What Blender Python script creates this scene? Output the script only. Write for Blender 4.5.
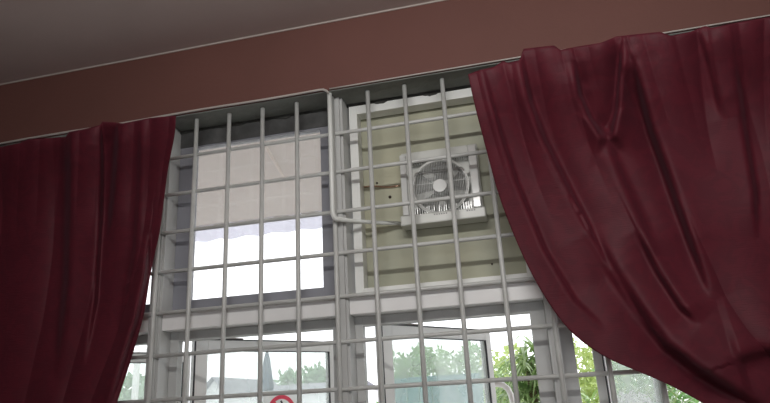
import bpy, bmesh, math, random
import numpy as np
from mathutils import Vector, Matrix

for o in list(bpy.data.objects): bpy.data.objects.remove(o)
S = bpy.context.scene; COL = S.collection

# ------------------------------------------------------------------ camera
F = 622.0
RW = np.array([[0.9701996884880117, 0.23668580518476615, -0.05188828462950256],
               [-0.12100980013846044, 0.28775866542204487, -0.9500271463200166],
               [-0.2099266365381087, 0.92799503236738, 0.30782466953321697]])
CAM = np.array([1.43579376, -2.15986524, 1.5])
cd = bpy.data.cameras.new('camera'); cam = bpy.data.objects.new('camera', cd); COL.objects.link(cam)
cd.sensor_width = 36.0; cd.lens = 36.0 * F / 770.0; cd.clip_start = .02; cd.clip_end = 500
m = Matrix.Identity(4)
for i in range(3):
    m[i][0] = RW[0][i]; m[i][1] = -RW[1][i]; m[i][2] = -RW[2][i]; m[i][3] = CAM[i]
cam.matrix_world = m
S.camera = cam

# ------------------------------------------------------------------ sky, lights, exposure
w = bpy.data.worlds.new('world'); S.world = w; w.use_nodes = True
wn = w.node_tree; wn.nodes.clear()
wo = wn.nodes.new('ShaderNodeOutputWorld'); wb = wn.nodes.new('ShaderNodeBackground')
wb.inputs[0].default_value = (0.95, 0.97, 1.0, 1); wb.inputs[1].default_value = 2.3
wn.links.new(wb.outputs[0], wo.inputs[0])

def area(name, loc, direction, sx, sy, power, color):
    l = bpy.data.lights.new(name, 'AREA'); l.shape = 'RECTANGLE'; l.size = sx; l.size_y = sy
    l.energy = power; l.color = color
    o = bpy.data.objects.new(name, l); COL.objects.link(o); o.location = loc
    o.rotation_euler = Vector(direction).to_track_quat('-Z', 'Y').to_euler()
    return o
# daylight coming through the window opening in the wall behind the camera
area('back_window_daylight', (1.9, -4.75, 1.75), (0, 1, 0.0), 2.6, 1.3, 8.0, (1.0, 0.98, 0.96))
# long ceiling tube behind the camera, parallel to the window wall
area('tube_light', (1.45, -2.0, 2.83), (0, 0.93, -0.36), 1.5, .03, 21, (1.0, 0.98, 0.94))
S.view_settings.view_transform = 'Standard'; S.view_settings.look = 'None'
S.view_settings.gamma = 1; S.view_settings.use_curve_mapping = False
S.view_settings.exposure = 0.0

# ------------------------------------------------------------------ helpers
def at(u, v, y):
    """point of the place at depth y seen at photo position u, v"""
    d = RW.T @ np.array([(u - 385) / F, (v - 201.5) / F, 1.0])
    return CAM + d * (y - CAM[1]) / d[1]

def mat(name, col, rough=.6, metal=0, var=.0, scale=8, bump=0, bscale=40, spec=.5, col2=None, sheen=0, trans=None):
    M = bpy.data.materials.new(name); M.use_nodes = True
    nt = M.node_tree; n = nt.nodes; L = nt.links; b = n['Principled BSDF']
    b.inputs['Base Color'].default_value = (*col, 1); b.inputs['Roughness'].default_value = rough
    b.inputs['Metallic'].default_value = metal; b.inputs['Specular IOR Level'].default_value = spec
    if sheen:
        b.inputs['Sheen Weight'].default_value = sheen; b.inputs['Sheen Roughness'].default_value = .4
    tc = n.new('ShaderNodeTexCoord')
    if var or col2:
        nz = n.new('ShaderNodeTexNoise'); nz.inputs['Scale'].default_value = scale; nz.inputs['Detail'].default_value = 6
        L.new(tc.outputs['Object'], nz.inputs['Vector'])
        r = n.new('ShaderNodeValToRGB'); r.color_ramp.elements[0].position = .32; r.color_ramp.elements[1].position = .68
        c2 = col2 if col2 else tuple(c * (1 - var) for c in col)
        r.color_ramp.elements[0].color = (*c2, 1); r.color_ramp.elements[1].color = (*col, 1)
        L.new(nz.outputs['Fac'], r.inputs[0]); L.new(r.outputs[0], b.inputs['Base Color'])
    if bump:
        nb = n.new('ShaderNodeTexNoise'); nb.inputs['Scale'].default_value = bscale; nb.inputs['Detail'].default_value = 4
        L.new(tc.outputs['Object'], nb.inputs['Vector'])
        bp = n.new('ShaderNodeBump'); bp.inputs['Strength'].default_value = bump; bp.inputs['Distance'].default_value = .01
        L.new(nb.outputs['Fac'], bp.inputs['Height']); L.new(bp.outputs[0], b.inputs['Normal'])
    if trans:
        t = n.new('ShaderNodeBsdfTranslucent'); t.inputs[0].default_value = (*trans[0], 1)
        mx = n.new('ShaderNodeMixShader'); mx.inputs[0].default_value = trans[1]
        out = n['Material Output']
        L.new(b.outputs[0], mx.inputs[1]); L.new(t.outputs[0], mx.inputs[2]); L.new(mx.outputs[0], out.inputs[0])
    return M

def glass_mat(name, dust, tint=(1, 1, 1), gloss=.06, dcol=(.85, .87, .88)):
    M = bpy.data.materials.new(name); M.use_nodes = True
    nt = M.node_tree; n = nt.nodes; L = nt.links; n.clear()
    out = n.new('ShaderNodeOutputMaterial'); tr = n.new('ShaderNodeBsdfTransparent'); tr.inputs[0].default_value = (*tint, 1)
    tl = n.new('ShaderNodeBsdfTranslucent'); tl.inputs[0].default_value = (*dcol, 1)
    gl = n.new('ShaderNodeBsdfGlossy'); gl.inputs['Roughness'].default_value = .03
    m1 = n.new('ShaderNodeMixShader'); m2 = n.new('ShaderNodeMixShader'); m2.inputs[0].default_value = gloss
    tc = n.new('ShaderNodeTexCoord'); nz = n.new('ShaderNodeTexNoise'); nz.inputs['Scale'].default_value = 5; nz.inputs['Detail'].default_value = 5
    mr = n.new('ShaderNodeMapRange'); mr.inputs[1].default_value = .3; mr.inputs[2].default_value = .7
    mr.inputs[3].default_value = dust * .75; mr.inputs[4].default_value = dust * 1.25
    L.new(tc.outputs['Object'], nz.inputs['Vector']); L.new(nz.outputs['Fac'], mr.inputs[0]); L.new(mr.outputs[0], m1.inputs[0])
    L.new(tr.outputs[0], m1.inputs[1]); L.new(tl.outputs[0], m1.inputs[2])
    L.new(m1.outputs[0], m2.inputs[1]); L.new(gl.outputs[0], m2.inputs[2]); L.new(m2.outputs[0], out.inputs[0])
    return M

def box(bm, x0, x1, y0, y1, z0, z1, bev=0):
    r = bmesh.ops.create_cube(bm, size=1)
    vs = r['verts']
    for v in vs:
        v.co = Vector(((x0 + x1) / 2 + v.co.x * (x1 - x0), (y0 + y1) / 2 + v.co.y * (y1 - y0), (z0 + z1) / 2 + v.co.z * (z1 - z0)))
    if bev:
        es = {e for v in vs for e in v.link_edges}
        bmesh.ops.bevel(bm, geom=list(es), offset=bev, segments=2, affect='EDGES', profile=.6)

def tube(bm, pts, r, seg=10, caps=True):
    pts = [Vector(p) for p in pts]; rings = []
    rr = [float(q) for q in r] if hasattr(r, "__len__") else [float(r)] * len(pts)
    prev = None
    for i, p in enumerate(pts):
        a = pts[max(i - 1, 0)]; b = pts[min(i + 1, len(pts) - 1)]
        t = (b - a).normalized()
        if prev is None:
            up = Vector((0, 0, 1)) if abs(t.z) < .9 else Vector((1, 0, 0))
            n = t.cross(up).normalized()
        else:
            n = (prev - t * prev.dot(t)).normalized()
        prev = n; bb = t.cross(n)
        rings.append([bm.verts.new(p + rr[i] * (math.cos(2 * math.pi * k / seg) * n + math.sin(2 * math.pi * k / seg) * bb)) for k in range(seg)])
    for A, B in zip(rings, rings[1:]):
        for k in range(seg):
            bm.faces.new((A[k], A[(k + 1) % seg], B[(k + 1) % seg], B[k]))
    if caps:
        bm.faces.new(rings[0][::-1]); bm.faces.new(rings[-1])

def obj(name, bm, material, parent=None, smooth=False):
    me = bpy.data.meshes.new(name); bmesh.ops.recalc_face_normals(bm, faces=bm.faces); bm.to_mesh(me); bm.free()
    me.materials.append(material)
    if smooth: me.shade_smooth()
    o = bpy.data.objects.new(name, me); COL.objects.link(o)
    if parent: o.parent = parent; o.matrix_parent_inverse = parent.matrix_world.inverted() if False else Matrix.Identity(4)
    return o
def thing(name, label, cat, loc=(0, 0, 0), group=None):
    o = bpy.data.objects.new(name, None); COL.objects.link(o); o.location = loc; o.empty_display_size = .1
    o['label'] = label; o['category'] = cat
    if group: o['group'] = group
    return o
def tag(o, label, cat, group=None, kind=None):
    o['label'] = label; o['category'] = cat
    if group: o['group'] = group
    if kind: o['kind'] = kind
    return o
def struct(o, label=None):
    o['kind'] = 'structure'
    if label: o['label'] = label
    return o
def shift(bm, loc):
    """mesh written in world coordinates, parent empty at loc"""
    bmesh.ops.translate(bm, vec=-Vector(loc), verts=bm.verts)
    return bm
def B(): return bmesh.new()
def bbox(*a, **k):
    bm = B(); box(bm, *a, **k); return bm

# ------------------------------------------------------------------ materials
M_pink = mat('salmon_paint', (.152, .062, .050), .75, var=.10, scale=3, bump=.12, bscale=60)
M_ceil = mat('ceiling_paint', (.64, .54, .52), .85, var=.08, scale=2.5, bump=.08, bscale=50)
M_floor = mat('floor_tile', (.45, .38, .32), .35, var=.15, scale=5)
M_soffit = mat('grey_soffit_paint', (.22, .232, .215), .8, var=.3, scale=9, bump=.3, bscale=35)
M_mortar = mat('dark_mortar', (.07, .07, .065), .95, var=.4, scale=20, bump=.6, bscale=60)
M_frame = mat('window_frame_paint', (.50, .505, .50), .45, var=.10, scale=7)
M_beige = mat('transom_paint', (.88, .88, .88), .55, var=.10, scale=6)
M_alu = mat('weathered_grey_frame', (.27, .275, .31), .45, var=.12, scale=6)
M_head = mat('dark_grey_head', (.10, .10, .10), .8, var=.5, scale=14)  # head rails: mottled grey, darker than the upper frames around them
M_white = mat('white_frame_paint', (.80, .81, .79), .45, var=.08, scale=9)
M_grille = mat('grille_paint', (.58, .59, .575), .38, var=.12, scale=12)
M_gasket = mat('black_rubber', (.03, .03, .035), .6)
M_board = mat('plywood_board', (.46, .45, .33), .6, col2=(.40, .41, .325), scale=4)
M_fan = mat('fan_plastic', (.60, .61, .58), .3, var=.06, scale=10)
M_fan_dark = mat('fan_blade_plastic', (.42, .43, .41), .3)
M_fan_dark2 = mat('grey_print', (.25, .25, .25), .5)
M_fan_clear = mat('fan_cover_gloss', (.66, .67, .66), .14)
M_copper = mat('copper_wire', (.85, .58, .45), .2, metal=1)
M_screw = mat('dark_screw', (.05, .035, .03), .5, metal=.5)
M_pvc = mat('pvc_conduit', (.74, .76, .74), .35)
M_cable = mat('pale_cable', (.50, .46, .43), .5)
M_steel = mat('steel_rod', (.35, .33, .31), .35, metal=1)
M_glass = glass_mat('clear_glass', .07)
M_glass_dusty = glass_mat('dusty_glass', .27, tint=(.93, .97, .95))
M_sash = mat('sash_paint', (.74, .74, .73), .4, var=.05, scale=8)

def curtain_mat():
    M = bpy.data.materials.new('maroon_satin'); M.use_nodes = True
    nt = M.node_tree; n = nt.nodes; L = nt.links; b = n['Principled BSDF']
    tc = n.new('ShaderNodeTexCoord')
    mp = n.new('ShaderNodeMapping'); mp.inputs['Scale'].default_value = (1, 1, 1)
    L.new(tc.outputs['Object'], mp.inputs['Vector'])
    nz = n.new('ShaderNodeTexNoise'); nz.inputs['Scale'].default_value = 14; nz.inputs['Detail'].default_value = 3; nz.inputs['Distortion'].default_value = 1.6
    L.new(mp.outputs[0], nz.inputs['Vector'])
    r = n.new('ShaderNodeValToRGB'); r.color_ramp.elements[0].position = .44; r.color_ramp.elements[1].position = .58
    r.color_ramp.elements[0].color = (.088, .013, .022, 1); r.color_ramp.elements[1].color = (.104, .014, .024, 1)
    L.new(nz.outputs['Fac'], r.inputs[0])
    # fine crosswise slubs
    wv = n.new('ShaderNodeTexNoise'); wv.inputs['Scale'].default_value = 6; wv.inputs['Detail'].default_value = 8
    mp2 = n.new('ShaderNodeMapping'); mp2.inputs['Scale'].default_value = (4, 4, 60)
    L.new(tc.outputs['Object'], mp2.inputs['Vector']); L.new(mp2.outputs[0], wv.inputs['Vector'])
    bp = n.new('ShaderNodeBump'); bp.inputs['Strength'].default_value = .25; bp.inputs['Distance'].default_value = .004
    L.new(wv.outputs['Fac'], bp.inputs['Height']); L.new(bp.outputs[0], b.inputs['Normal'])
    L.new(r.outputs[0], b.inputs['Base Color'])
    b.inputs['Roughness'].default_value = .55; b.inputs['Specular IOR Level'].default_value = .2
    b.inputs['Sheen Weight'].default_value = .06; b.inputs['Sheen Roughness'].default_value = .45
    b.inputs['Sheen Tint'].default_value = (.8, .6, .75, 1)
    t = n.new('ShaderNodeBsdfTranslucent'); t.inputs[0].default_value = (.35, .02, .06, 1)
    mx = n.new('ShaderNodeMixShader'); mx.inputs[0].default_value = .035
    L.new(b.outputs[0], mx.inputs[1]); L.new(t.outputs[0], mx.inputs[2]); L.new(mx.outputs[0], n['Material Output'].inputs[0])
    return M
M_curtain = curtain_mat()

# ------------------------------------------------------------------ room shell
ZC = 3.005; ZL = 2.69          # ceiling, underside of the beam
X0, X1, YB = -2.2, 4.4, -4.6
OX0, OX1 = -.80, 2.31          # window opening
SILL = .90
struct(obj('floor', bbox(X0 - .2, X1 + .2, YB - .2, .2, -.1, 0), M_floor), 'tiled floor of the room')
struct(obj('ceiling', bbox(X0 - .2, X1 + .2, YB - .2, .2, ZC, ZC + .12), M_ceil), 'dull off-white painted ceiling')
for args in ((X0, OX0, 0, .2, 0, ZL - .004), (OX1, X1, 0, .2, 0, ZL - .004), (OX0, OX1, 0, .2, 0, SILL - .03)):
    struct(obj('wall_front', bbox(*args), M_pink), 'salmon wall around the window')
struct(obj('wall_left', bbox(X0 - .15, X0, YB, .2, 0, ZC), M_pink))
struct(obj('wall_right', bbox(X1, X1 + .15, YB, .2, 0, ZC), M_pink))
bm = B()
box(bm, X0, .7, YB - .15, YB, 0, ZC); box(bm, 3.1, X1, YB - .15, YB, 0, ZC)
box(bm, .7, 3.1, YB - .15, YB, 0, 1.1); box(bm, .7, 3.1, YB - .15, YB, 2.4, ZC)
struct(obj('wall_back', bm, M_pink))
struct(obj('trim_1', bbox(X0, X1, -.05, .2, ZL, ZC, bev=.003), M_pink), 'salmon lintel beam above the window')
struct(obj('trim_2', bbox(X0, X1, -.046, .195, ZL - .004, ZL), M_soffit), 'grey underside of the lintel beam')
# thin caulk line between ceiling and beam
struct(obj('trim_3', bbox(X0, X1, -.054, -.049, ZC - .006, ZC), M_cable), 'pale joint line between ceiling and beam')
# rough mortar left along the head of the frames
random.seed(4)
bm = B(); n = 360; prev = None
for i in range(n + 1):
    x = OX0 + (OX1 - OX0) * i / n
    d = .006 + .007 * max(0, math.sin(x * 29) + .6 * math.sin(x * 61 + 1)) + .004 * random.random()
    a = bm.verts.new((x, .086, ZL - .004)); b_ = bm.verts.new((x, .086, ZL - .004 - d)); c = bm.verts.new((x, .10, ZL - .004 - d * .9))
    if prev: bm.faces.new((prev[0], a, b_, prev[1])); bm.faces.new((prev[1], b_, c, prev[2]))
    prev = (a, b_, c)
struct(obj('trim_4', bm, M_mortar), 'rough dark mortar line along the head of the window')

# mullions and transom
for k, (a, b_) in enumerate(((-.795, -.745), (-.035, .02), (.733, .786), (1.474, 1.512), (2.24, 2.30))):
    bm = B(); box(bm, a, b_, .022, .135, SILL, ZL - .004, bev=.002)
    box(bm, a + .01, b_ - .01, .012, .024, SILL, ZL - .004)
    struct(obj('trim_%d' % (5 + k), bm, M_frame), 'upright window mullion')
bays = [(-.745, -.035), (.02, .733), (.786, 1.474), (1.512, 2.24)]
for k, (a, b_) in enumerate(bays):
    struct(obj('trim_%d' % (10 + k), bbox(a, b_, .03, .135, 1.812, 1.885, bev=.003), M_beige), 'pale transom rail between upper and lower lights')
struct(obj('trim_14', bbox(OX0, OX1, -.03, .22, SILL - .03, SILL, bev=.004), M_white), 'window sill board')

# windows
def ring(bm, x0, x1, y0, y1, z0, z1, wl, wr, wt, wbm, bev=.002):
    box(bm, x0, x0 + wl, y0, y1, z0, z1, bev=bev); box(bm, x1 - wr, x1, y0, y1, z0, z1, bev=bev)
    box(bm, x0 + wl, x1 - wr, y0, y1, z1 - wt, z1, bev=bev); box(bm, x0 + wl, x1 - wr, y0, y1, z0, z0 + wbm, bev=bev)

def sash(parent, p0, p1, ztop, zbot, t=.034):
    """open casement sash from p0 (hinge side) to p1, outward thickness t; > glass_pane, gasket"""
    d = Vector((p1[0] - p0[0], p1[1] - p0[1], 0)); Lw = d.length; a = math.atan2(d.y, d.x)
    H = ztop - zbot; T = Matrix.Translation((p0[0], p0[1], zbot)) @ Matrix.Rotation(a, 4, 'Z')
    bm = B(); sw = .056; ring(bm, 0, Lw, 0, t, 0, H, sw, sw * .64, .046, .06)
    bmesh.ops.transform(bm, matrix=T, verts=bm.verts); s = obj('sash', bm, M_sash, parent)
    bm = B(); g = .005
    box(bm, Lw - sw * .64 - g * .7, Lw - sw * .64 + .001, -.002, .006, .06, H - .046); box(bm, sw, Lw - sw * .64, -.002, t * .5, H - .048, H - .0455)
    box(bm, -.002, .004, -.004, .0, 0, H); box(bm, 0, Lw, -.003, .0, H - .004, H + .001)
    bmesh.ops.transform(bm, matrix=T, verts=bm.verts); obj('gasket', bm, M_gasket, s)
    bm = bbox(sw, Lw - sw * .64, .012, .017, .06, H - .046)
    bmesh.ops.transform(bm, matrix=T, verts=bm.verts); obj('glass_pane', bm, M_glass_dusty, s)
    # stay arm to the frame
    bm = B(); tube(bm, [(p0[0] - .03, .11, zbot + H + .003), ((p0[0] * .7 + p1[0] * .3), (p0[1] * .7 + p1[1] * .3) + .01, zbot + H + .004)], .004, 6)
    obj('stay_arm', bm, M_steel, s)
    bm = bbox(Lw - .035, Lw - .018, -.035, -.001, H * .42, H * .42 + .11, bev=.004)
    bmesh.ops.transform(bm, matrix=T, verts=bm.verts); obj('handle', bm, M_white, s)
    return s
wins = []
for k, (a, b_) in enumerate(bays):
    wn_ = bpy.data.objects.new('window_%d' % (k + 1), None); COL.objects.link(wn_); wn_['kind'] = 'structure'
    wn_['label'] = ['left window bay mostly behind the left curtain', 'window bay with the tall plain upper pane',
                    'window bay whose upper light is boarded around the fan', 'right window bay mostly behind the right curtain'][k]
    wins.append(wn_)
    if k != 2:
        bm = B(); ring(bm, a, b_, .095, .13, 1.885, 2.668, .071, .068 if k else .036, .068, .05)
        f = obj('upper_frame', bm, M_alu, wn_)
        obj('head_rail', bbox(a + .002, b_ - .002, .091, .132, 2.607, ZL - .004), M_head, f)
        obj('glass_pane', bbox(a + .071, b_ - (.068 if k else .036), .108, .113, 1.935, 2.60), M_glass, f)
    else:
        bm = B(); ring(bm, a + .008, b_ - .01, .09, .15, 1.885, 2.676, .034, .034, .038, .03)
        obj('upper_frame', bm, M_white, wn_)
    bm = B()
    ws = (.05, .036, .030, .044)[k]
    box(bm, a, a + ws, .095, .13, SILL, 1.812, bev=.002); box(bm, b_ - (.035 if k != 2 else .052), b_, .095, .13, SILL, 1.812, bev=.002)
    box(bm, a + ws, b_ - (.035 if k != 2 else .052), .095, .135, 1.775, 1.812, bev=.002); box(bm, a + ws, b_ - .035, .095, .13, SILL, SILL + .04, bev=.002)
    obj('lower_frame', bm, M_frame, wn_)
ZS = 1.786
sash(wins[1], (.10, .145), (.515, .690), ZS, .95)
sash(wins[2], (.872, .145), (1.236, .700), ZS, .95)
sash(wins[0], (-.66, .145), (-.235, .690), ZS, .95)
p = at(605, 375, .145); q = at(664, 378, .62)
sash(wins[3], (p[0], .145), (q[0], .62), ZS, .95)

# ------------------------------------------------------------------ grille
PITCH = .16215836; ZD = 2.03972556
g = thing('security_grille', 'white painted steel bar grille across the whole window', 'window grille', (.75, 0, SILL))
gl = (.75, 0, SILL)
for c in range(-5, 16):
    r_ = .0088
    bm = B(); tube(bm, [(c * .15, 0, SILL + .002), (c * .15, 0, 2.689)], r_, 10); obj('upright_bar', shift(bm, gl), M_grille, g, True)
for j in range(-3, 8):
    z = ZD - j * PITCH
    if z < SILL + .02: break
    bm = B(); tube(bm, [(OX0, .010, z), (OX1, .010, z)], .0078, 10); obj('cross_bar', shift(bm, gl), M_grille, g, True)

# ------------------------------------------------------------------ board and fan
bo = obj('mounting_board', bbox(.802, 1.465, .157, .169, 1.89, 2.668), M_board)
tag(bo, 'beige plywood board filling the window behind the exhaust fan', 'board')
for (u, v, r_) in ((390, 197, .006), (377, 183, .004), (377, 262, .0035), (492, 264, .0035)):
    p = at(u, v, .155); bm = B(); tube(bm, [(p[0], .1575, p[2]), (p[0], .153, p[2])], r_, 12)
    where = {390: 'larger dark screw in the board under the copper wire', 377: 'dark screw in the board', 492: 'dark screw low on the board right of the fan'}[u]
    if (u, v) == (377, 183): where = 'small dark screw in the board just above the copper wire'
    if (u, v) == (377, 262): where = 'small dark screw low on the board, left of the fan'
    tag(obj('screw', bm, M_screw, None, True), where, 'screw')
bm = B(); pts = []
a = at(349, 189, .150); b_ = at(400, 186, .150)
for i in range(9):
    t = i / 8; pts.append((.829 + (b_[0] - .829) * t, .150, a[2] + (b_[2] - a[2]) * t + .003 * math.sin(t * 7)))
tube(bm, pts, .0035, 8); tag(obj('copper_wire', bm, M_copper, None, True), 'thin shiny copper wire running across the board to the fan', 'wire')

fx0, fx1, fz0, fz1 = .997, 1.300, 2.150, 2.445; fy = .157
FL = ((fx0 + fx1) / 2, fy, fz0); fan = thing('exhaust_fan', 'square white plastic exhaust fan mounted on the board in the window', 'exhaust fan', FL)
cx, cz = 1.145, 2.285
bm = B(); ring(bm, fx0, fx1, .112, fy, fz0, fz1, .026, .036, .034, .03, bev=.004)
box(bm, fx0 + .02, fx1 - .03, .146, .155, fz0 + .02, fz1 - .02); obj('housing', shift(bm, FL), M_fan, fan)
# side posts standing proud of the housing
for (a, b_) in ((fx0 - .004, fx0 + .020), (fx1 - .036, fx1 - .004)):
    obj('side_rail', shift(bbox(a, b_, .096, .114, fz0 + .03, fz1 - .012, bev=.004), FL), M_fan_clear, fan)
# duct ring
bm = B(); N = 48
for (r0, r1, y0, y1) in ((.102, .113, .100, .146),):
    V = []
    for i in range(N):
        a = 2 * math.pi * i / N; c, s = math.cos(a), math.sin(a)
        V.append([bm.verts.new((cx + r * c, y, cz + r * s)) for r, y in ((r0, y0), (r1, y0), (r1, y1), (r0, y1))])
    for i in range(N):
        A, C_ = V[i], V[(i + 1) % N]
        for k in range(4): bm.faces.new((A[k], A[(k + 1) % 4], C_[(k + 1) % 4], C_[k]))
obj('duct_ring', shift(bm, FL), M_fan, fan, False)
# blades and hub
for i in range(5):
    bm = B(); a0 = 2 * math.pi * i / 5 + .3; V = []
    for rr in (.026, .055, .080, .098):
        row = []
        for t in (-1, -.33, .33, 1):
            a = a0 + t * .42 * (.7 + rr * 3)
            row.append(bm.verts.new((cx + rr * math.cos(a), .133 + t * .009, cz + rr * math.sin(a))))
        V.append(row)
    for A, C_ in zip(V, V[1:]):
        for k in range(3): bm.faces.new((A[k], A[k + 1], C_[k + 1], C_[k]))
    bmesh.ops.solidify(bm, geom=bm.faces[:], thickness=.002)
    obj('blade', shift(bm, FL), M_fan_dark, fan, True)
bm = B(); tube(bm, [(cx, .146, cz), (cx, .120, cz), (cx, .114, cz)], [.03, .03, .022], 24); obj('hub', shift(bm, FL), M_fan_dark, fan)
# guard: upright ribs inside the circle, two cross ribs, outer ring
bm = B()
for i in range(-15, 16):
    x = i * .0066; h = math.sqrt(max(0, .104 ** 2 - x * x))
    if h > .012: tube(bm, [(cx + x, .100, cz - h), (cx + x, .096, cz), (cx + x, .100, cz + h)], .0014, 6)
for z in (-.05, .015, .06):
    h = math.sqrt(.104 ** 2 - z * z); tube(bm, [(cx - h, .099, cz + z), (cx + h, .099, cz + z)], .0018, 6)
tube(bm, [(cx + .106 * math.cos(2 * math.pi * i / 48), .099, cz + .106 * math.sin(2 * math.pi * i / 48)) for i in range(49)], .003, 8, False)
obj('front_guard', shift(bm, FL), M_fan_clear, fan, True)
for (za, zb) in ((fz0 + .026, fz0 + .060), (fz1 - .050, fz1 - .036)):
    bm = B(); box(bm, fx0 + .03, fx1 - .04, .145, .148, za, zb)
    for i in range(25): box(bm, fx0 + .032 + i * .0094, fx0 + .036 + i * .0094, .106, .147, za, zb)
    obj('vent_slots', shift(bm, FL), M_fan_clear, fan)
bm = B(); bmesh.ops.create_circle(bm, cap_ends=True, radius=.026, segments=24); bmesh.ops.transform(bm, matrix=Matrix.Translation((cx, .094, cz)) @ Matrix.Rotation(math.pi / 2, 4, 'X'), verts=bm.verts)
bmesh.ops.solidify(bm, geom=bm.faces[:], thickness=.004); obj('badge', shift(bm, FL), M_fan_clear, fan)
bm = bbox(fx0 - .010, fx1 + .010, .070, .150, fz0 - .016, fz0 + .024, bev=.005)
bb_ = obj('bottom_casing', shift(bm, FL), M_fan, fan)
for (xa, n_) in ((fx0 + .12, 6), (fx1 - .06, 4)):
    bm = B()
    for i in range(n_): box(bm, xa + i * .009, xa + .0055 + i * .009, .0690, .072, fz0 + .012, fz0 + .017)
    obj('dark_marking', shift(bm, FL), M_fan_dark2, bb_)

# ------------------------------------------------------------------ conduit and cable
bm = B(); z1 = 2.163
pts = [(.752, -.034, ZL - .006), (.752, -.034, 2.45), (.752, -.034, z1 + .02)]
for t in (.25, .5, .75, 1): pts.append((.752 + .012 * t, -.034 + .010 * t, z1 + .02 - .02 * math.sin(t * math.pi / 2)))
pts += [(.80, .012, z1), (.9, .090, z1 + .0005), (.983, .143, z1 + .001)]
tube(bm, pts, [.0095] * 7 + [.008] * 3, 12)
tag(obj('conduit_pipe', bm, M_pvc, None, True), 'pale plastic conduit dropping beside the middle mullion and bending to the fan', 'conduit')
bm = B(); pts = []
for i in range(60):
    x = X0 + .02 + (.70 - X0) * i / 59; pts.append((x, -.058, ZL + .004 + .0015 * math.sin(x * 9)))
pts += [(.735, -.058, ZL + .003), (.748, -.056, ZL - .004), (.752, -.046, ZL - .012)]
tube(bm, pts, .0045, 8)
tag(obj('cable', bm, M_cable, None, True), 'pale cable fixed along the bottom edge of the salmon beam, left of the conduit', 'cable')
bm = B(); pts = [(.76 + (X1 - .8) * i / 40, -.055, ZL + .003) for i in range(41)]
tube(bm, pts, .0028, 8)
tag(obj('edge_bead', bm, M_cable, None, True), 'thin pale bead along the bottom edge of the beam, right of the conduit', 'edging')

# ------------------------------------------------------------------ curtains
def resample(L, n):
    L = np.array(L, float); d = np.r_[0, np.cumsum(np.linalg.norm(np.diff(L, axis=0), axis=1))]; d /= d[-1]
    t = np.linspace(0, 1, n); X = np.c_[np.interp(t, d, L[:, 0]), np.interp(t, d, L[:, 1])]
    k = np.ones(9) / 9
    for _ in range(2):
        P = np.vstack([2 * X[0] - X[1:5][::-1], X, 2 * X[-1] - X[-5:-1][::-1]])
        X = np.c_[np.convolve(P[:, 0], k, 'valid'), np.convolve(P[:, 1], k, 'valid')]
    return X
def foldfn(P, line, depth, w, w0=3.0, ridge=0.0):
    """creased fold along a line: raised on one side, sunk on the other"""
    L = np.array(line, float); best = np.full(P.shape[:-1], 1e9); sg = np.zeros_like(best); tt = np.zeros_like(best)
    tot = len(L) - 1
    for i in range(tot):
        a, b = L[i], L[i + 1]; d = b - a; l2 = d @ d
        t = np.clip(((P - a) @ d) / l2, 0, 1); q = a + t[..., None] * d; r = P - q
        ds = np.linalg.norm(r, axis=-1); s = d[0] * r[..., 1] - d[1] * r[..., 0]
        mk = ds < best; best = np.where(mk, ds, best); sg = np.where(mk, np.sign(s), sg); tt = np.where(mk, (i + t) / tot, tt)
    fade = np.clip(np.minimum(tt * 5 + .25, (1 - tt) * 4), 0, 1)
    fade = np.where(best < 1e8, fade, 0)
    s = best * -sg          # positive on the right hand of the line
    return fade * (depth * np.tanh(s / w0) * np.exp(-np.abs(s) / w) + ridge * np.exp(-(s / w0) ** 2))

def curtain(name, lines, us, folds, top, label, ytop, ymid, pleats, nu=300, nv=190, side=1):
    R = np.array([resample(L, nv) for L in lines]); us = np.array(us, float)
    U = np.linspace(0, 1, nu)
    P = np.zeros((nv, nu, 2))
    # smooth interpolation across the control lines
    for j in range(nv):
        for c in range(2):
            y = np.interp(U, us, R[:, j, c]); P[j, :, c] = y
    k = 25; ker = np.hanning(k + 2)[1:-1]; ker /= ker.sum(); h = k // 2
    Q = P.copy()
    for j in range(nv):
        for c in range(2):
            y = P[j, :, c]; e = np.r_[2 * y[0] - y[1:h + 1][::-1], y, 2 * y[-1] - y[-h - 1:-1][::-1]]
            Q[j, :, c] = np.convolve(e, ker, 'valid')
    P = Q
    V = np.linspace(0, 1, nv)
    # ruffled header
    tx = np.array([t[0] for t in top], float); ty = np.array([t[1] for t in top], float)
    for i in range(nu):
        want = np.interp(P[0, i, 0], tx, ty); off = want - P[0, i, 1]
        P[:, i, 1] += off * np.exp(-V * 9)
    disp = np.zeros((nv, nu))
    for f in folds: disp += 1.9 * foldfn(P, *f)
    for (fr, ph, amp, va, vb) in pleats:
        env = np.clip((V - va) / .08 + 1, 0, 1) * np.clip((vb - V) / .15 + 1, 0, 1)
        disp += amp * env[:, None] * (np.abs(np.sin(math.pi * (U[None, :] * fr + ph + .25 * np.sin(V[:, None] * 3 + ph * 5)))) ** .8 - .5)
    rng = np.random.RandomState(5)
    bm = B(); G = []
    for j in range(nv):
        row = []
        yb = ymid + (ytop - ymid) * math.exp(-(V[j] * 5.6) ** 1.5)
        for i in range(nu):
            y = yb - disp[j, i]
            y = min(y, -.030)
            p = at(P[j, i, 0], P[j, i, 1], y); row.append(bm.verts.new(p))
        G.append(row)
    for j in range(nv - 1):
        for i in range(nu - 1): bm.faces.new((G[j][i], G[j][i + 1], G[j + 1][i + 1], G[j + 1][i]))
    bmesh.ops.recalc_face_normals(bm, faces=bm.faces)
    o = obj(name, bm, M_curtain, None, True)
    md = o.modifiers.new('thickness', 'SOLIDIFY'); md.thickness = .0025; md.offset = 0
    return tag(o, label, 'curtain')

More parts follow.
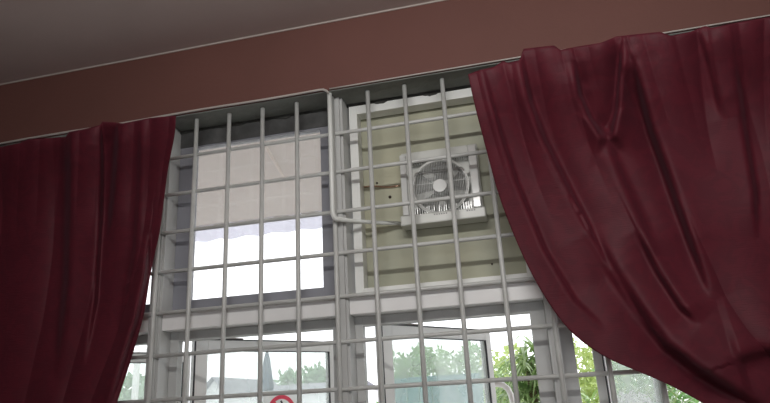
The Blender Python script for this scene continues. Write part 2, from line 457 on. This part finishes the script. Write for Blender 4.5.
Lr = [
 [(468,75),(474,103),(481,130),(489,160),(497,190),(508,221),(520,250),(535,281),(553,310),(570,332),(590,348),(612,361),(640,372),(670,385),(700,401),(730,420),(760,440)],
 [(484,72),(500,130),(516,180),(531,217),(545,250),(563,278),(582,302),(600,322),(622,340),(645,355),(670,369),(700,385),(730,403),(768,428)],
 [(530,56),(545,130),(558,165),(573,197),(589,229),(605,259),(622,287),(640,312),(667,346),(700,372),(736,393),(775,418)],
 [(590,48),(610,130),(624,165),(640,200),(656,233),(672,265),(700,310),(725,340),(750,362),(775,385),(790,412)],
 [(625,42),(640,90),(652,130),(677,200),(688,230),(700,255),(722,300),(745,330),(765,350),(785,375),(800,408)],
 [(735,25),(747,130),(757,200),(765,250),(775,290),(787,325),(798,355),(808,380),(814,404)],
 [(800,14),(806,130),(811,200),(815,250),(820,290),(824,325),(826,355),(828,380),(830,402)],
 [(900,0),(895,130),(890,200),(884,250),(878,290),(870,325),(862,355),(852,380),(846,401)],
]
topR = [(460,77),(468,74.5),(480,70),(494,67),(503,61),(508,63),(520,60),(523,49),(540,47),(554,45.5),(560,50),(575,47),(600,43),(608,40),(616,36.5),(640,34),(660,32),(671,36),(690,32),(705,26),(711,28),(740,22),(767,17.5),(800,10),(900,-8)]
foldsR = [
 # line, depth, decay, edge sharpness, ridge   (positive depth raises the left side of the line)
 ([(484,72),(500,130),(516,180),(545,250),(575,300),(605,328)], -.012, 14, 2.5),
 ([(520,56),(530,100),(545,140),(573,197),(605,259),(640,315),(680,352)], -.020, 22, 3.5),
 ([(575,62),(580,95),(590,118),(601,134),(608,137)], -.024, 13, 3.0),
 ([(622,45),(619,80),(617,110),(612,132),(606,138)], .024, 12, 3.0),
 ([(606,136),(622,175),(640,215),(660,262)], -.012, 18, 5),
 ([(632,60),(650,130),(667,175),(690,240),(712,300)], .030, 26, 4.5),
 ([(590,232),(616,277),(640,312),(667,346),(700,372),(736,393),(770,410)], .040, 24, 6),
 ([(637,230),(658,272),(680,306),(700,325)], .018, 16, 4),
 ([(735,60),(745,130),(755,190),(757,240)], -.012, 20, 3),
 ([(700,30),(712,75),(722,120)], .010, 16, 4),
 ([(735,362),(760,354),(800,350)], .022, 30, 9),
]
curtain('curtain', Lr, [0, .055, .15, .30, .39, .62, .76, 1], foldsR, topR,
        'large maroon curtain on the right, swept aside with deep diagonal folds', -.290, -.085,
        [(7, .1, .018, 0, .22), (15, .35, .008, 0, .12), (4, .6, .014, .1, 1)])

Ll = [
 [(176,117),(175,135),(168,168),(164,200),(160,232),(155,252),(150,276),(144,315),(133,353),(125,378),(117,403),(105,440)],
 [(160,119),(159,150),(156,200),(150,250),(140,300),(126,350),(112,390),(92,440)],
 [(118,124),(119,160),(119,200),(116,250),(108,300),(96,350),(82,400),(70,440)],
 [(68,133),(68,180),(68,250),(64,320),(56,380),(46,440)],
 [(0,147),(0,200),(0,300),(-4,380),(-10,440)],
 [(-90,160),(-90,250),(-90,350),(-92,440)],
]
topL = [(-90,160),(0,147),(20,143),(23,141),(29,139),(50,138),(66,137),(69,132),(85,129),(100,125),(102,121.5),(112,122),(123,123.5),(135,121),(150,118),(171,116),(178,116)]
foldsL = [
 ([(117,126),(115,160),(112,200),(108,240)], .016, 14, 3),
 ([(101,122),(102,160),(101,220),(96,300),(84,370)], -.014, 16, 3),
 ([(68,132),(68,200),(66,280),(56,380)], .020, 18, 4),
 ([(150,235),(146,275),(137,318),(122,365),(108,410)], -.022, 12, 3),
 ([(140,122),(139,180),(134,250),(118,340)], .010, 14, 4),
]
curtain('curtain', Ll, [0, .07, .25, .46, .72, 1], foldsL, topL,
        'dark maroon curtain on the left, hanging in narrow upright folds', -.265, -.085,
        [(5, .2, .012, 0, 1), (13, .5, .005, 0, .18)])
bm = B(); tube(bm, [(X0 + .01, -.165, ZL - .12), (-.06, -.165, ZL - .12)], .006, 8)
rod = obj('curtain_rod', bm, M_steel, None, True); tag(rod, 'thin metal rod carrying the left curtain', 'curtain rod')
bm = B(); tube(bm, [(1.48, -.175, ZL - .13), (X1 - .01, -.175, ZL - .13)], .006, 8)
rod = obj('curtain_rod', bm, M_steel, None, True); tag(rod, 'thin metal rod carrying the right curtain', 'curtain rod')

# ------------------------------------------------------------------ lamp and outer window behind the camera
t = thing('tube_lamp', 'white batten tube lamp on the ceiling behind the camera', 'lamp', (1.45, -2.04, 2.895))
obj('batten', bbox(-.78, .78, -.03, .03, -.05, 0, bev=.004), M_white, t)
for sx in (-.5, .5):
    bm = B(); tube(bm, [(sx, 0, 0), (sx, 0, ZC - 2.895)], .006, 8); obj('hanger', bm, M_steel, t)

# ------------------------------------------------------------------ outside
M_ground = mat('outside_ground', (.62, .60, .56), .9, var=.2, scale=1.2)
M_awn = mat('awning_sheet', (.49, .45, .425), .7, var=.06, scale=1.5)
M_awn2 = mat('awning_outer_sheet', (.74, .73, .80), .6, trans=((.7, .7, .76), .35))
M_wood = mat('pale_rafter', (.66, .58, .54), .7)
M_teal = mat('teal_paint', (.015, .20, .19), .5, var=.12, scale=3)
M_umb = mat('slate_fabric', (.07, .11, .15), .7)
M_wallw = mat('house_render', (.80, .80, .82), .8)
M_roof = mat('grey_roof', (.50, .50, .54), .7, var=.12, scale=2)
M_bark = mat('bark', (.20, .15, .10), .9)
M_lite = mat('pale_leaf', (.36, .50, .14), .45, col2=(.56, .66, .30), scale=5, trans=((.45, .65, .12), .4))
M_mid = mat('mid_leaf', (.12, .26, .08), .5, col2=(.20, .38, .14), scale=3, trans=((.25, .45, .1), .35))
M_far = mat('far_leaf', (.22, .34, .22), .6, col2=(.30, .42, .28), scale=1, trans=((.3, .45, .25), .3))
M_yel = mat('yellow_green_leaf', (.36, .46, .16), .5, col2=(.55, .62, .32), scale=2, trans=((.6, .7, .25), .45))
struct(obj('ground', bbox(-60, 60, .2, 120, -.4, -.3), M_ground), 'pale ground outside the window')

# awning over the outside of the window
awz = 2.98
e = at(226, 239, 1.0); d = (e - CAM); k = (awz - CAM[2]) / d[2]; YE = float(CAM[1] + d[1] * k)   # where the outer edge stands
e2 = at(226, 224, 1.0); d = (e2 - CAM); YM = float(CAM[1] + d[1] * (awz - CAM[2]) / d[2])
aw = thing('awning', 'pinkish sheet awning outside over the window with pale outer edge', 'awning', (.5, .2, awz))
AL = (.5, .2, awz)
def corr(y0, y1, amp, per):
    bm = B(); n = 260; rows = []
    for i in range(n + 1):
        x = -3 + 7.5 * i / n; z = awz + amp * math.sin(2 * math.pi * x / per)
        rows.append([bm.verts.new((x, y0, z)), bm.verts.new((x, y1, z + .0))])
    for a, b_ in zip(rows, rows[1:]): bm.faces.new((a[0], b_[0], b_[1], a[1]))
    bmesh.ops.solidify(bm, geom=bm.faces[:], thickness=.004)
    return bm
obj('roof_sheet', shift(corr(.2, YM, .002, .2), AL), M_awn, aw)
obj('outer_sheet', shift(corr(YM - .05, YE, .009, .26), AL), M_awn2, aw)
a = at(266, 150, 1); b_ = at(284, 179, 1)
def onplane(u, v, z):
    p = at(u, v, 1.0); d = p - CAM; return CAM + d * (z - CAM[2]) / d[2]
P1 = onplane(262, 142, awz - .03); P2 = onplane(284, 179, awz - .03)
bm = B(); tube(bm, [(P1[0], P1[1], awz - .02), (P2[0], P2[1], awz - .02)], .012, 6); obj('rafter', shift(bm, AL), M_wood, aw)

def foliage(bm, c, rx, ry, rz, n, ls, seed, shape=.6):
    rnd = random.Random(seed)
    for _ in range(n):
        while True:
            p = Vector((rnd.uniform(-1, 1), rnd.uniform(-1, 1), rnd.uniform(-1, 1)))
            if .25 < p.length < 1: break
        p = Vector((p.x * rx, p.y * ry, p.z * rz)) * (1 + .12 * math.sin(p.x * 9) + .1 * math.sin(p.z * 11)) + Vector(c)
        q = Vector((rnd.gauss(0, 1), rnd.gauss(0, 1), rnd.gauss(0, 1))).normalized(); r = q.orthogonal().normalized()
        l = ls * rnd.uniform(.6, 1.3)
        vs = [bm.verts.new(p), bm.verts.new(p + q * l * .5 + r * l * .25), bm.verts.new(p + q * l), bm.verts.new(p + q * l * .5 - r * l * .25)]
        bm.faces.new(vs)
def bush(name, label, cat, u, vtop, y, wpx, material, n, ls, seed, group=None, hz=None, zbase=-.3):
    top = at(u, vtop, y); ppm = F / np.linalg.norm(top - CAM); rx = float(wpx / 2 / ppm)
    rz = hz / 2 if hz else (top[2] - zbase) * .5 * .8
    c = Vector((top[0], y, top[2] - rz))
    b0 = (top[0], y, zbase); t = thing(name, label, cat, b0, group)
    bm = B(); foliage(bm, c, rx, rx, rz, n, ls, seed); obj('foliage', shift(bm, b0), material, t)
    bm = B(); tube(bm, [(top[0], y, zbase), (top[0] + .05, y, (zbase + c.z) / 2), (top[0], y, c.z)], [rx * .12 + .02, rx * .09 + .015, rx * .05 + .01], 8)
    obj('trunk', shift(bm, b0), M_bark, t)
bush('garden_tree', 'hazy green tree seen through the left half of the right open sash', 'tree', 415, 347, 7.0, 80, M_mid, 5200, .11, 1)
bush('garden_tree', 'green tree whose crown shows through the middle of the right open sash', 'tree', 464, 345, 9.6, 80, M_mid, 5200, .11, 2)
bush('shrub', 'yellow-green shrub just right of the open sash, behind the spiky leaves', 'shrub', 507, 345, 7.0, 60, M_yel, 2600, .10, 3)
bush('shrub', 'pale yellow-green shrub seen beyond the right-hand mullion', 'shrub', 588, 335, 8.0, 66, M_yel, 4200, .10, 4)
bush('shrub', 'green shrub seen through the sash beside the right curtain', 'shrub', 636, 350, 6.0, 90, M_mid, 4200, .10, 5)
bush('distant_tree', 'small pale distant tree, left of the two beyond the roof', 'tree', 290, 373, 36, 26, M_far, 1400, .45, 6, zbase=-.3)
bush('distant_tree', 'larger distant tree right of the closed umbrella, beside the sash edge', 'tree', 316, 367, 46, 30, M_far, 1800, .5, 7, zbase=-.3)
bush('distant_tree', 'pale distant tree low behind the left curtain edge', 'tree', 132, 375, 22, 60, M_far, 1800, .35, 8, zbase=-.3)

def strap_plant(label, u, vtop, y, spread, nleaf, seed, material, group=None):
    top = at(u, vtop, y); base = (top[0], y, -.3); t = thing('strap_leaf_plant', label, 'plant', base, group)
    rnd = random.Random(seed); bm = B(); crown_z = top[2] - .28
    for tier in range(4):
        cz_ = crown_z - tier * .17
        for i in range(nleaf):
            a = rnd.uniform(0, 2 * math.pi); L = rnd.uniform(.35, .62) * spread; w_ = rnd.uniform(.009, .018); rise = rnd.uniform(.1, 1.1)
            prev = None; st = Vector((top[0] + rnd.uniform(-.12, .12), y + rnd.uniform(-.12, .12), cz_ + rnd.uniform(-.1, .1)))
            side = Vector((-math.sin(a), math.cos(a), 0))
            for k in range(8):
                s = k / 7; p_ = st + Vector((math.cos(a), math.sin(a), 0)) * L * s * .8 + Vector((0, 0, L * (rise * s - .75 * s * s)))
                ww = w_ * (1 - s ** 2) + .001
                c1 = bm.verts.new(p_ - side * ww); c2 = bm.verts.new(p_ + side * ww)
                if prev: bm.faces.new((prev[0], prev[1], c2, c1))
                prev = (c1, c2)
    obj('leaves', shift(bm, base), material, t)
    bm = B(); tube(bm, [base, (top[0] + .03, y, crown_z * .5), (top[0], y, crown_z)], [.05, .035, .03], 8); obj('stem', shift(bm, base), M_bark, t)
M_strap = mat('strap_leaf', (.50, .66, .34), .3, col2=(.07, .16, .05), scale=9, trans=((.35, .5, .15), .25))
strap_plant('tall spiky light green plant in the gap right of the open sash', 524, 326, 3.0, 1.0, 70, 1, M_strap)
strap_plant('spiky light green plant partly hidden by the edge of the right open sash', 506, 352, 5.3, .9, 50, 2, M_strap)
strap_plant('spiky green plant seen through the glass nearest the right curtain', 650, 365, 2.7, .8, 50, 3, M_strap)
strap_plant('spiky plant seen just right of the right-hand mullion, low down', 596, 378, 4.6, .8, 40, 4, M_strap)

# white blossoms at the foot of the right-hand plant
p = at(628, 402, 2.1); bm = B(); foliage(bm, p, .12, .08, .05, 260, .035, 9)
tag(obj('white_blossom', bm, M_white), 'cluster of white blossom low behind the sash beside the right curtain', 'flowers')

# teal fence
a = at(382, 379, 4.6); b_ = at(470, 377, 4.6); zt = a[2]
bm = B(); n = int((b_[0] - a[0]) / .14)
t = thing('fence_panel', 'teal painted upright-board fence seen through the right open sash', 'fence', (a[0], 4.6, -.3)); FLc = (a[0], 4.6, -.3)
x = a[0]
while x < b_[0]:
    box(bm, x, x + .128, 4.6, 4.62, -.3, zt, bev=.004); x += .134
obj('boards', shift(bm, FLc), M_teal, t)
bm = B(); box(bm, a[0] - .02, b_[0] + .1, 4.58, 4.6, zt - .05, zt - .01); obj('top_rail', shift(bm, FLc), M_teal, t)
# white bent pipe
pts = [at(u, v, 2.15) for u, v in ((497, 384), (503, 385), (508, 389), (511, 395), (513, 404), (514, 420))]
pts.append((pts[-1][0], 2.15, -.3))
pts = [tuple(at(484, 386, 2.2))] + [tuple(q) for q in pts]
bm = B(); tube(bm, pts, .019, 12); tag(obj('bent_pipe', bm, M_white, None, True), 'white bent pipe standing outside in front of the spiky plants', 'pipe')

# closed umbrella
p = at(267, 352, 9); base = (p[0], 9, -.3); t = thing('garden_umbrella', 'closed slate-grey garden umbrella standing outside, seen through the left open sash', 'umbrella', base)
bm = B(); tube(bm, [base, (p[0], 9, p[2] + .06)], .022, 10); obj('pole', shift(bm, base), M_steel, t)
bm = B(); N = 24; rings = []
for (zz, rr) in ((0, .02), (.12, .05), (.4, .085), (.65, .115), (.70, .09)):
    rings.append([bm.verts.new((p[0] + rr * (1 + .22 * math.cos(8 * 2 * math.pi * k / N)) * math.cos(2 * math.pi * k / N), 9 + rr * (1 + .22 * math.cos(8 * 2 * math.pi * k / N)) * math.sin(2 * math.pi * k / N), p[2] - zz)) for k in range(N)])
for A, C_ in zip(rings, rings[1:]):
    for k in range(N): bm.faces.new((A[k], A[(k + 1) % N], C_[(k + 1) % N], C_[k]))
bm.faces.new(rings[0]); bm.faces.new(rings[-1][::-1]); obj('folded_canopy', shift(bm, base), M_umb, t, True)

# neighbouring houses
def house(label, u0, u1, vridge, veave, y, depth, mroof, gable_left=False):
    a = at(u0, veave, y); b_ = at(u1, veave, y); r_ = at((u0 + u1) / 2, vridge, y + depth / 2)
    base = ((a[0] + b_[0]) / 2, y, -.3); t = thing('house', label, 'house', base); ze = a[2]; zr = r_[2]
    bm = B(); box(bm, a[0] + .2, b_[0] - .2, y + .2, y + depth - .2, -.3, ze)
    if gable_left:
        v = [bm.verts.new(c) for c in ((a[0] + .2, y + .2, ze), (b_[0] - .2, y + .2, ze), ((a[0] + b_[0]) / 2, y + .2, zr - .1),
                                       (a[0] + .2, y + depth - .2, ze), (b_[0] - .2, y + depth - .2, ze), ((a[0] + b_[0]) / 2, y + depth - .2, zr - .1))]
        bm.faces.new(v[:3]); bm.faces.new(v[3:])
    obj('walls', shift(bm, base), M_wallw, t)
    bm = B()
    if gable_left:
        xm = (a[0] + b_[0]) / 2; prof = [(a[0], ze - .05), (xm, zr), (b_[0], ze - .05)]
        V = [[bm.verts.new((x, yy, z)) for x, z in prof] for yy in (y, y + depth)]
        bm.faces.new((V[0][0], V[0][1], V[1][1], V[1][0])); bm.faces.new((V[0][1], V[0][2], V[1][2], V[1][1]))
    else:
        ym = y + depth / 2; prof = [(y, ze - .05), (ym, zr), (y + depth, ze - .05)]
        V = [[bm.verts.new((x, yy, z)) for yy, z in prof] for x in (a[0], b_[0])]
        bm.faces.new((V[0][0], V[0][1], V[1][1], V[1][0])); bm.faces.new((V[0][1], V[0][2], V[1][2], V[1][1]))
    bmesh.ops.solidify(bm, geom=bm.faces[:], thickness=.12); obj('roof', shift(bm, base), mroof, t)
    for f in (.25, .55):
        xw = a[0] + (b_[0] - a[0]) * f
        fr = obj('window', shift(bbox(xw, xw + .9, y + .15, y + .21, .5, 1.5), base), M_white, t)
        obj('pane', shift(bbox(xw + .06, xw + .84, y + .14, y + .16, .56, 1.44), base), M_umb, fr)
house('neighbouring house with a long low grey roof, beyond the left open sash', 222, 345, 385, 396, 24, 7, M_roof)
house('small white-gabled house at the left edge of the left open sash', 196, 226, 381, 394, 17, 5, M_roof, True)

# white post and rail outside by the left curtain
p = at(138, 350, 4.0); base = (p[0], 4.0, -.3); t = thing('porch_post', 'slim white post with a cross rail outside, right of the left curtain', 'post', base)
obj('post', shift(bbox(p[0] - .025, p[0] + .025, 3.975, 4.025, -.3, p[2]), base), M_white, t)
q = at(150, 347, 4.0); obj('rail', shift(bbox(p[0] - 1.2, p[0] + .25, 3.985, 4.015, p[2] - .03, p[2] + .01), base), M_white, t)

# ------------------------------------------------------------------ no-smoking sticker on the left open sash
M_sw = mat('sticker_white', (.9, .9, .9), .4, trans=((.9, .9, .9), .45)); M_red = mat('sticker_red', (.90, .12, .20), .4, trans=((.9, .05, .1), .45)); M_blk = mat('sticker_black', (.02, .02, .02), .4)
p0 = Vector((.10, .145, 0)); p1 = Vector((.515, .690, 0)); dv = (p1 - p0).normalized(); nv_ = Vector((dv.y, -dv.x, 0))
def on_sash(u):
    best = None
    for i in range(2000):
        t_ = .68 * i / 2000; q = p0 + dv * t_; c = RW @ (np.array([q.x, q.y, 1.6]) - CAM); uu = 385 + F * c[0] / c[2]
        if best is None or abs(uu - u) < best[0]: best = (abs(uu - u), t_)
    return best[1]
tc_ = on_sash(282.5); q = p0 + dv * tc_
d_ = RW.T @ np.array([(282.5 - 385) / F, (411.5 - 201.5) / F, 1]); zc = CAM[2] + d_[2] * (q.y - CAM[1]) / d_[1]
T = Matrix.Translation((q.x, q.y, zc)) @ Matrix.Rotation(math.atan2(dv.y, dv.x), 4, 'Z')
sg = thing('no_smoking_sticker', 'white sticker with a red ring on the left open sash, at the bottom edge', 'sticker', (q.x, q.y, zc))
sg.rotation_euler = (0, 0, math.atan2(dv.y, dv.x))
obj('backing', bbox(-.088, .088, .0085, .0110, -.13, .071), M_sw, sg)
bm = B(); N = 48; V = []
for i in range(N):
    a = 2 * math.pi * i / N
    V.append([bm.verts.new((r * math.cos(a), y, r * math.sin(a))) for r, y in ((.052, .0070), (.068, .0070), (.068, .0085), (.052, .0085))])
for i in range(N):
    for k in range(4): bm.faces.new((V[i][k], V[i][(k + 1) % 4], V[(i + 1) % N][(k + 1) % 4], V[(i + 1) % N][k]))
obj('red_ring', bm, M_red, sg)
bm = bbox(-.055, .055, .0072, .0084, -.007, .007); bmesh.ops.rotate(bm, cent=(0, 0, 0), matrix=Matrix.Rotation(math.radians(45), 3, 'Y'), verts=bm.verts); obj('slash', bm, M_red, sg)
bm = B(); tube(bm, [(-.004, .0078, .044), (.002, .0078, .036), (-.003, .0078, .028), (.003, .0078, .018)], .004, 6); box(bm, -.035, .030, .0074, .0084, -.006, .006)
obj('cigarette', bm, M_blk, sg)

# ------------------------------------------------------------------ groups of repeated things
for o in bpy.data.objects:
    if o.parent is None and 'label' in o and 'category' in o:
        k = o.name.split('.')[0]
        gname = {'screw': 'screws in the fan board', 'strap_leaf_plant': 'spiky plants outside the window', 'garden_tree': 'trees beyond the right open sash',
                 'distant_tree': 'distant trees', 'shrub': 'shrubs outside the window', 'curtain': 'maroon curtains',
                 'curtain_rod': 'rods above the window', 'house': 'neighbouring houses'}.get(k)
        if gname: o['group'] = gname
